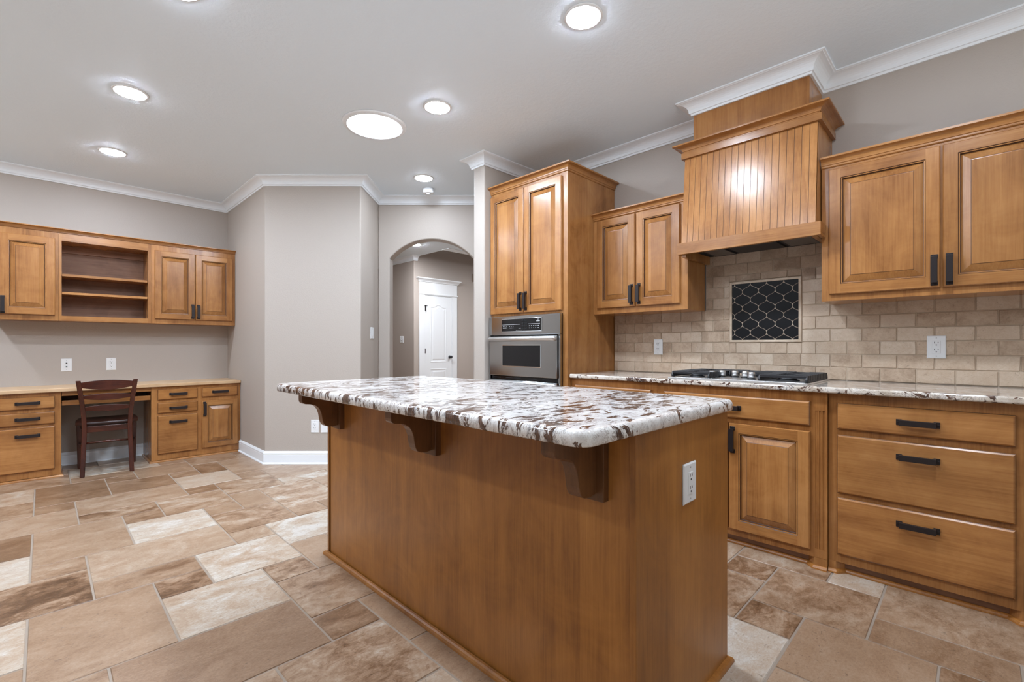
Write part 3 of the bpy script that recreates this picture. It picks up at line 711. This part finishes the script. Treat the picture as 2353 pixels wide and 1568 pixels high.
for col in range(-1, 11):
    for row in range(-1, 5):
        cx_ = -iw+.041+(col-.5)*pw/2*1.0; cz_ = z_lo-.006+row*ph+(ph/2 if col % 2 else 0)
        P = clip([(cx_+x, cz_+z) for x, z in tile], -iw+.0006, iw-.0006, z_lo+.0006, z_hi-.0006)
        if len(P) > 2: w.prism(P, 'y', -.0082, -.0112)
w.obj('lantern_tile', 'blacktile', o)

# ------------------------------------------------------------------ gas cooktop
o = thing('gas_cooktop', 'stainless gas cooktop with black grates and five centre knobs', 'cooktop', (3.04, .990, .923), 0)
off = (3.04, .990, .923)
w = MB(); w.box(-.265, .262, -.380, .380, .0005, .009); w.box(-.25, .25, -.365, .365, .009, .0105); w.obj('tray', 'satin', o, bevel=.003)
def grate(y0, y1, x0, x1, feet=True):
    w = MB(); zt, th = .046, .010
    for y in (y0, y1): w.prism([(x0, zt-.022), (x0+.012, zt), (x1-.012, zt), (x1, zt-.022), (x1, zt-.034), (x0, zt-.034)], 'y', y-th/2, y+th/2)
    for x in (x0+.012, (x0+x1)/2, x1-.012): w.box(x-th/2, x+th/2, y0, y1, zt-.014, zt-.001)
    n = max(3, int((x1-x0)/.036)); yc = (y0+y1)/2; hf = (y1-y0)/2
    for k in range(1, n):
        x = x0+(x1-x0)*k/n
        for s in (-1, 1):
            ye = yc+s*hf; w.prism([(min(ye, ye-s*.085), zt-.012), (max(ye, ye-s*.085), zt-.012), (max(ye, ye-s*.080), zt+.002), (min(ye, ye-s*.080), zt+.002)], 'x', x-.004, x+.004)
            w.box(x-.006, x+.006, ye-s*.004, ye+s*.007, zt-.030, zt+.001)
    for y in (y0, y1):
        for x in (x0+.02, x1-.02): w.box(x-.008, x+.008, y-.008, y+.008, .0105, zt-.02)
    return w.obj('grate', 'iron', o, bevel=.002)
grate(.140, .368, -.235, .240); grate(-.368, -.140, -.235, .240); grate(-.125, .125, .060, .240)
for (x, y, r) in ((-.12, .255, .036), (.12, .255, .046), (-.12, -.255, .046), (.12, -.255, .036), (.15, 0, .05)):
    w = MB(); w.lathe([(r*1.25, .0105), (r*1.2, .016), (r*.9, .019), (r, .020), (r, .027), (r*.8, .030), (0, .030)], (x, y, 0), 20); w.obj('burner', 'iron', o)
for (X, Y) in ((2.90, 1.145), (2.99, 1.117), (3.02, 1.052), (2.99, .982), (2.90, .918)):
    w = MB(); c_ = (X-off[0], Y-off[1], 0)
    w.lathe([(.024, .0105), (.024, .014), (.0215, .0165), (.0205, .018)], c_, 24, 1); w.lathe([(.0200, .018), (.0178, .050), (.0158, .0525), (0, .0525)], c_, 24)
    w.obj('knob', ['satin', 'black'], o)

# ------------------------------------------------------------------ island
off = (1.402, 1.555, 0)
def ob(w, *a, **k):
    w.v = [(x-off[0], y-off[1], z-off[2]) for x, y, z in w.v]; return w.obj(*a, **k)
XI, YI0, YI1, XI1, ZP = 1.086, .6238, 2.487, 1.718, .8985
o = thing('kitchen_island', 'maple kitchen island with three brackets under the granite overhang', 'kitchen island', off)
w = MB(); w.box(XI+.006, XI+.025, YI0+.019, YI1-.026, 0, ZP); ob(w, 'long_panel', 'wi', o)
w = MB(); w.box(XI, XI1, YI0, YI0+.019, 0, ZP); w.box(XI1-.019, XI1, YI0+.019, YI0+.07, 0.0, ZP); ob(w, 'end_panel', 'wi', o, bevel=.0015)
w = MB(); w.box(XI, XI1, YI1-.019, YI1, 0, ZP); ob(w, 'end_panel', 'wi', o, bevel=.0015)
w = MB(); w.box(XI1-.025, XI1-.006, YI0+.07, YI1-.019, .10, ZP); w.box(XI+.025, XI1-.025, YI0+.019, YI1-.019, ZP-.02, ZP-.001); w.box(XI1-.09, XI1-.075, YI0+.019, YI1-.019, 0, .10); ob(w, 'cabinet_front', 'wv', o)
w = MB(); w.sweep([(XI1, YI1), (XI, YI1), (XI, YI0), (XI1, YI0), (XI1, YI0+.05)], [(0, 0), (.018, 0), (.0175, .008), (.014, .015), (.008, .019), (0, .020)], -1)
ob(w, 'shoe_molding', 'wi', o)
prof = [(.888, ZP), (.888, .862), (.890, .852), (.896, .845), (.905, .841), (.930, .838), (.950, .832), (.965, .822), (.976, .807), (.984, .785), (.989, .755), (.994, .738), (1.003, .725), (1.018, .718), (1.045, .716), (1.067, .720), (1.067, ZP)]
for yc in (2.345, 1.522, .757):
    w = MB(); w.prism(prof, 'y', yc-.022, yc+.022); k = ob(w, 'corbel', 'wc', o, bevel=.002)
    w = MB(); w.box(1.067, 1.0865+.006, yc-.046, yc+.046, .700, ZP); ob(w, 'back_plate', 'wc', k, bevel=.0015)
# worktop with rounded corners and edge
def slab(x0, x1, y0, y1, z0, z1, rc, re, n=7):
    def ring(ins, z):
        r = max(rc-ins, .002); out = []
        for cx, cy, a in ((x1-rc, y1-rc, 0), (x0+rc, y1-rc, 90), (x0+rc, y0+rc, 180), (x1-rc, y0+rc, 270)):
            for k in range(n): t_ = math.radians(a+90*k/(n-1)); out.append((cx+r*math.cos(t_), cy+r*math.sin(t_), z))
        return out
    w = MB(); R_ = [ring(.004, z0)]
    R_ += [ring(0, z0+.004), ring(0, z1-re)]+[ring(re*(1-math.cos(PI/2*k/6)), z1-re+re*math.sin(PI/2*k/6)) for k in range(1, 7)]
    w.loft(R_, 0, True, True, True); return w
w = slab(.829, 1.741, .601, 2.528, .899, .937, .045, .016)
g = ob(w, 'island_countertop', 'granite'); g.location = off
tag(g, 'thick white and brown granite slab on top of the kitchen island', 'countertop')

# ------------------------------------------------------------------ desk wall
YUF, YBF = 5.800, 5.611
def deskthing(name, label, x, y, cat='cabinet', group=None): return thing(name, label, cat, (x, y, 0), 0, group)
DU = 'wall cabinets above the desk'; X0 = -.30
ZB, ZT, DEP = 1.355, 2.140, YD-YUF-.004
o = deskthing('wall_cabinet', 'maple wall cabinet above the desk, cut by the photo edge', X0, YUF, group=DU)
frame(o, 0, .396, ZB, ZT, [], DEP); door(o, .035, .375, 1.402, 2.084, st=.060); pull(o, .060, 1.48)
o = deskthing('open_shelf_unit', 'open maple wall shelf unit with two thin boards above the desk', .097, YUF, 'shelf unit', DU)
frame(o, 0, .658, ZB, ZT, [(.020, .632, 1.400, 2.072)], DEP, open_=True, t=.3)
for z in (1.757, 1.595):
    w = MB(); w.box(.022, .630, .010, DEP-.014, z, z+.021); w.obj('shelf', 'wh', o)
w = MB(); w.box(.021, .631, DEP-.030, DEP-.0125, 2.005, 2.071); w.obj('hanging_rail', 'inside', o)
o = deskthing('wall_cabinet', 'two-door maple wall cabinet above the desk in the room corner', .756, YUF, group=DU)
frame(o, 0, .738, ZB, ZT, [], DEP); door(o, .027, .364, 1.402, 2.086); door(o, .370, .707, 1.402, 2.086)
for x in (.343, .393): pull(o, x, 1.487)
k = cab_crown(None, [(X0, YUF), (XJ-.002, YUF)], 2.1405, .036, .040, 'cornice'); k.parent = None
tag(k, 'long maple cornice along the top of the wall cabinets above the desk', 'molding')
DB = 'base cabinets of the desk'; DD = YD-YBF-.005
o = deskthing('base_cabinet', 'three-drawer maple desk cabinet left of the chair', X0, YBF, group=DB)
frame(o, 0, .411, .02, .732, [], DD)
for z0, z1, hz in ((.598, .700, .650), (.465, .568, .518), (.077, .443, .378)):
    drawer(o, .047, .371, z0, z1); pull(o, .210, hz, False)
shoe = [(0, 0), (.016, 0), (.015, .007), (.011, .013), (.006, .017), (0, .018)]
w = MB(); w.sweep([(0, 0), (.411, 0), (.411, DD-.02)], shoe, -1); w.obj('shoe_molding', 'wh', o)
o = deskthing('base_cabinet', 'maple desk cabinet right of the chair with four drawers and a door', .732, YBF, group=DB)
frame(o, 0, .762, .02, .732, [], DD)
for x0, x1, z0, z1, hx, hz in ((.049, .374, .604, .708, .213, .657), (.049, .374, .475, .574, .213, .521), (.049, .374, .078, .450, .213, .385), (.414, .735, .606, .702, .575, .655)):
    drawer(o, x0, x1, z0, z1); pull(o, hx, hz, False)
door(o, .414, .737, .085, .568, st=.052); pull(o, .434, .484)
w = MB(); w.sweep([(0, DD-.02), (0, 0), (.745, 0)], shoe, -1); w.obj('shoe_molding', 'wh', o)
o = deskthing('keyboard_tray', 'pull-out wooden keyboard tray under the desk worktop behind the chair', .422, YBF, 'tray')
w = MB(); w.box(-.308, .309, .001, .019, .694, .7325); w.obj('rail', 'wh', o, bevel=.001)
w = MB(); w.box(-.307, .306, .012, .030, .610, .652); w.obj('tray_front', 'wh', o, bevel=.001)
w = MB(); w.box(-.305, .305, .030, .40, .612, .630); w.obj('tray_board', 'wh', o)
w = MB(); w.box(-.304, .304, .36, .40, .631, .7325); w.obj('back_board', 'inside', o)
w = MB(); w.box(X0, XJ-.002, YBF-.032, YD-.002, .7335, .7635)
tag(w.obj('desk_worktop', 'lam', bevel=.004, seg=3), 'pale wood-look desk worktop along the back wall', 'worktop')

# ------------------------------------------------------------------ chair
o = thing('desk_chair', 'dark cherry ladder-back wooden chair pushed under the desk', 'chair', (.402, 5.43, 0), math.radians(-4.0))
def curve(pts, n=14):
    out = []
    for k in range(n+1):
        u = k/n*(len(pts)-1); i = min(int(u), len(pts)-2); f = u-i
        p0, p1, p2, p3 = pts[max(i-1, 0)], pts[i], pts[i+1], pts[min(i+2, len(pts)-1)]
        out.append(tuple(.5*((2*b)+(-a+c)*f+(2*a-5*b+4*c-d)*f*f+(-a+3*b-3*c+d)*f**3) for a, b, c, d in zip(p0, p1, p2, p3)))
    return out
post = lambda s: curve([(s*.165, -.020, 0), (s*.158, .012, .22), (s*.152, .026, .42), (s*.166, .010, .62), (s*.190, -.050, .832)], 18)
for s in (-1, 1):
    w = MB(); P = post(s); w.bars([(p, .0165, .0175 if p[2] > .05 else .016) for p in P]); w.obj('back_leg', 'chair', o, bevel=.005, seg=3)
    w = MB(); w.bars([((s*.193, .395, 0), .014, .014), ((s*.195, .395, .25), .017, .017), ((s*.195, .395, .428), .020, .020)]); w.obj('front_leg', 'chair', o, bevel=.004, seg=3)
def slat(z, hmid, hend, hw, yb, bow=.020):
    w = MB(); rings = []
    for k in range(17):
        u = -1+2*k/16; x = u*hw; y = yb+bow*(1-u*u); hgt = hend+(hmid-hend)*(1-abs(u)**1.8)
        rings.append([(x, y-.008, z-hgt*.60), (x, y+.008, z-hgt*.60), (x, y+.008, z+hgt*.40), (x, y-.008, z+hgt*.40)])
    w.loft(rings, 0, smooth=False); return w.obj('back_slat', 'chairx', o, bevel=.003)
slat(.797, .088, .040, .185, -.038); slat(.688, .060, .024, .170, -.012); slat(.588, .060, .024, .160, .008)
w = MB(); rings = []
def seat_ring(ins, z):
    pts = []
    for (x, y) in ((-.165, .046), (.165, .046), (.213, .10), (.218, .30), (.205, .43), (.16, .452), (-.16, .452), (-.205, .43), (-.218, .30), (-.213, .10)):
        pts.append((x*(1-ins), .23+(y-.23)*(1-ins), z))
    return pts
w.loft([seat_ring(.06, .428), seat_ring(.0, .436), seat_ring(.0, .452), seat_ring(.03, .462), seat_ring(.25, .464), seat_ring(.6, .456)], 0); w.obj('seat', 'seat', o, bevel=.004)
w = MB(); w.box(-.150, .150, .016, .034, .375, .428); w.obj('seat_rail', 'chairx', o, bevel=.003)
w = MB(); w.box(-.182, .182, .386, .404, .375, .428); w.obj('seat_rail', 'chairx', o, bevel=.003)
for s in (-1, 1):
    w = MB(); w.prism([(s*.158, .03), (s*.192, .39), (s*.176, .39), (s*.142, .03)], 'z', .378, .428); w.obj('seat_rail', 'chair', o)
    w = MB(); w.tube([(s*.157, .02, .245), (s*.193, .39, .235)], .010, 8); w.obj('stretcher', 'chair', o)
w = MB(); w.tube([(-.157, .016, .285), (0, .016, .288), (.157, .016, .285)], [.008, .011, .008], 10); w.obj('stretcher', 'chair', o)

# ------------------------------------------------------------------ plates on the walls
outlet('wall_plate', 'white coaxial wall plate left of the outlet above the desk', (.156, YD-.0005, .949), 0, 'coax', .076, .122)
outlet('power_outlet', 'white duplex outlet above the desk, behind the chair', (.478, YD-.0005, .950), 0, 'outlet', .076, .122)
outlet('power_outlet', 'white duplex outlet low on the angled wall behind the island', (1.837-.0004, 4.484-.0004, .360), -PI/4, 'outlet', .076, .124)
outlet('wall_plate', 'white phone plate beside the low outlet, half hidden by the island', (1.905-.0004, 4.416-.0004, .360), -PI/4, 'blank', .076, .124)
outlet('light_switch', 'white rocker switch plate on the narrow wall left of the arch', (2.402+.0005, 4.431-.0005, 1.264), PI/4, 'switch', .112, .118)
outlet('light_switch', 'white toggle switch plate in the hallway seen through the arch', (XH-.0005, 7.487, 1.255), RZR, 'toggle', .115, .118)
outlet('power_outlet', 'white duplex outlet on the backsplash left of the cooktop', (3.3365, 1.725, 1.121), RZR, 'outlet', .073, .118)
outlet('power_outlet', 'large white duplex outlet plate on the backsplash right of the cooktop', (3.3365, .142, 1.121), RZR, 'outlet', .076, .120)
outlet('power_outlet', 'white duplex outlet on the end panel of the island', (1.399, YI0-.0005, .706), 0, 'outlet', .086, .122)

# ------------------------------------------------------------------ ceiling lights
def downlight(x, y, label, m='can', name='recessed_light', group='recessed ceiling lights', z=H):
    o = thing(name, label, 'ceiling light', (x, y, z-.0003), 0, group)
    w = MB(); w.lathe([(.079, -.001), (.080, -.007), (.084, -.0075), (.093, -.005), (.096, 0)], (0, 0, 0), 40); w.obj('trim_ring', 'white', o)
    w = MB(); w.lathe([(.0785, -.003), (.076, -.0099), (.05, -.0116), (0, -.012)], (0, 0, 0), 40); w.obj('lens', m, o)
    return o
downlight(.391, 3.810, 'round recessed ceiling light, middle of the row toward the desk')
downlight(.407, 5.075, 'round recessed ceiling light nearest the desk wall cabinets')
downlight(.425, 2.535, 'round recessed ceiling light cut off by the top edge')
downlight(1.876, 2.573, 'round recessed ceiling light just right of the large round skylight')
downlight(1.866, 1.360, 'round recessed ceiling light left of the hood, largest in view')
downlight(2.572, 3.747, 'round recessed ceiling light in front of the arch, above the smoke detector', 'dimcan')
downlight(4.157, 6.279, 'round recessed light in the hallway ceiling beyond the arch', 'hallcan')
for x, y in ((.425, 1.26), (1.87, .08), (-1.05, 3.81), (-1.05, 5.075), (-1.05, 2.535)):  # unseen; the row on the far left is added to brighten the desk side
    downlight(x, y, 'unseen round white recessed ceiling light', group='recessed ceiling lights outside the photo')
downlight(6.1, 5.2, 'unseen round recessed light added to brighten the hallway', 'hallcan')  # extra unseen lamp, added to lift the dark hall
o = thing('tubular_skylight', 'large round tubular skylight with stepped white rim in the ceiling', 'skylight', (1.708, 3.108, H-.0003))
w = MB(); w.lathe([(.186, -.004), (.190, -.014), (.200, -.018), (.206, -.012), (.214, -.012), (.222, -.008), (.228, 0)], (0, 0, 0), 64); w.obj('rim', 'white', o)
w = MB(); w.lathe([(.186, -.008), (.175, -.014), (.10, -.020), (0, -.022)], (0, 0, 0), 64); w.obj('diffuser', 'tube', o)
o = thing('smoke_detector', 'small white smoke detector on the ceiling in front of the arch', 'smoke detector', (2.785, 3.975, H-.0003))
w = MB(); w.lathe([(.056, 0), (.059, -.036), (.055, -.046), (.045, -.049), (0, -.049)], (0, 0, 0), 32); w.obj('housing', 'white', o)
w = MB(); w.lathe([(.024, -.049), (.022, -.060), (0, -.061)], (0, 0, 0), 20); w.obj('sensor_cap', 'white', o)

# ------------------------------------------------------------------ white door beyond the arch
w = MB(); F0 = YH
w.box(4.765, 4.885, F0-.020, F0-.001, 0, 2.062); w.box(5.502, 5.622, F0-.020, F0-.001, 0, 2.062)
w.box(4.765, 5.622, F0-.020, F0-.001, 2.062, 2.305); w.box(4.750, 5.637, F0-.030, F0-.020, 2.075, 2.100)
w.sweep([(4.758, F0-.001), (4.758, F0-.022), (5.629, F0-.022), (5.629, F0-.001)], [(0, 2.296), (.010, 2.300), (.014, 2.315), (.030, 2.335), (.050, 2.350), (.055, 2.358), (.055, 2.372), (0, 2.372)], -1)
w.box(4.760, 5.628, F0-.022, F0-.001, 2.296, 2.370)
dr = struct(w.obj('door_1', 'door', bevel=.002))
w = MB(); w.box(4.888, 5.499, F0-.010, F0-.001, .008, 2.058); lf = w.obj('door_leaf', 'door', dr, bevel=.0015)
def panel(outline, name):
    w = MB(); cx = sum(p[0] for p in outline)/len(outline); zs_ = [p[1] for p in outline]; cz = (min(zs_)+max(zs_))/2
    hx = max(p[0] for p in outline)-cx; hz = max(zs_)-cz
    ring = lambda i, y: [(cx+(x-cx)*(1-i/hx), F0-.010+y, cz+(z-cz)*(1-i/hz)) for x, z in outline]
    w.loft([ring(0, .0), ring(.006, -.006), ring(.016, -.005), ring(.024, -.0012), ring(.040, -.0012), ring(.062, -.007)], 0, False, True, False); w.obj(name, 'door', lf)
arch = [(5.371-(5.371-5.004)*k/16, 1.858+.052*math.exp(-((k-8)/3.4)**2)) for k in range(17)]
panel([(5.004, .835), (5.371, .835)]+arch, 'upper_panel'); panel([(5.004, .25), (5.371, .25), (5.371, .715), (5.004, .715)], 'lower_panel')
w = MB(); w.lathe([(.030, -.010), (.030, -.016), (.012, -.020), (.011, -.042), (.026, -.050), (.029, -.062), (.022, -.074), (0, -.078)], (5.447, F0, .925), 20, 0, 'y'); w.obj('door_knob', 'iron', dr)
for z in (1.82, 1.045, .25):
    w = MB(); w.box(4.880, 4.892, F0-.026, F0-.010, z-.045, z+.045); w.obj('hinge', 'bronze', dr)
w = MB(); w.box(4.868, 4.930, F0-.030, F0-.026, 1.862, 1.874); w.box(4.893, 4.903, F0-.030, F0-.026, 1.77, 1.862); lab(w.obj('hinge_stop', 'bronze', dr), 'dark metal stop on the top hinge')
w = MB(); w.box(-.05, .05, -.045, -.0005, -.075, .075); o = w.obj('door_chime', 'tan', bevel=.006, seg=3); o.location = (6.055, F0, 2.49)
tag(o, 'small tan box high on the hallway wall right of the white door', 'door chime')
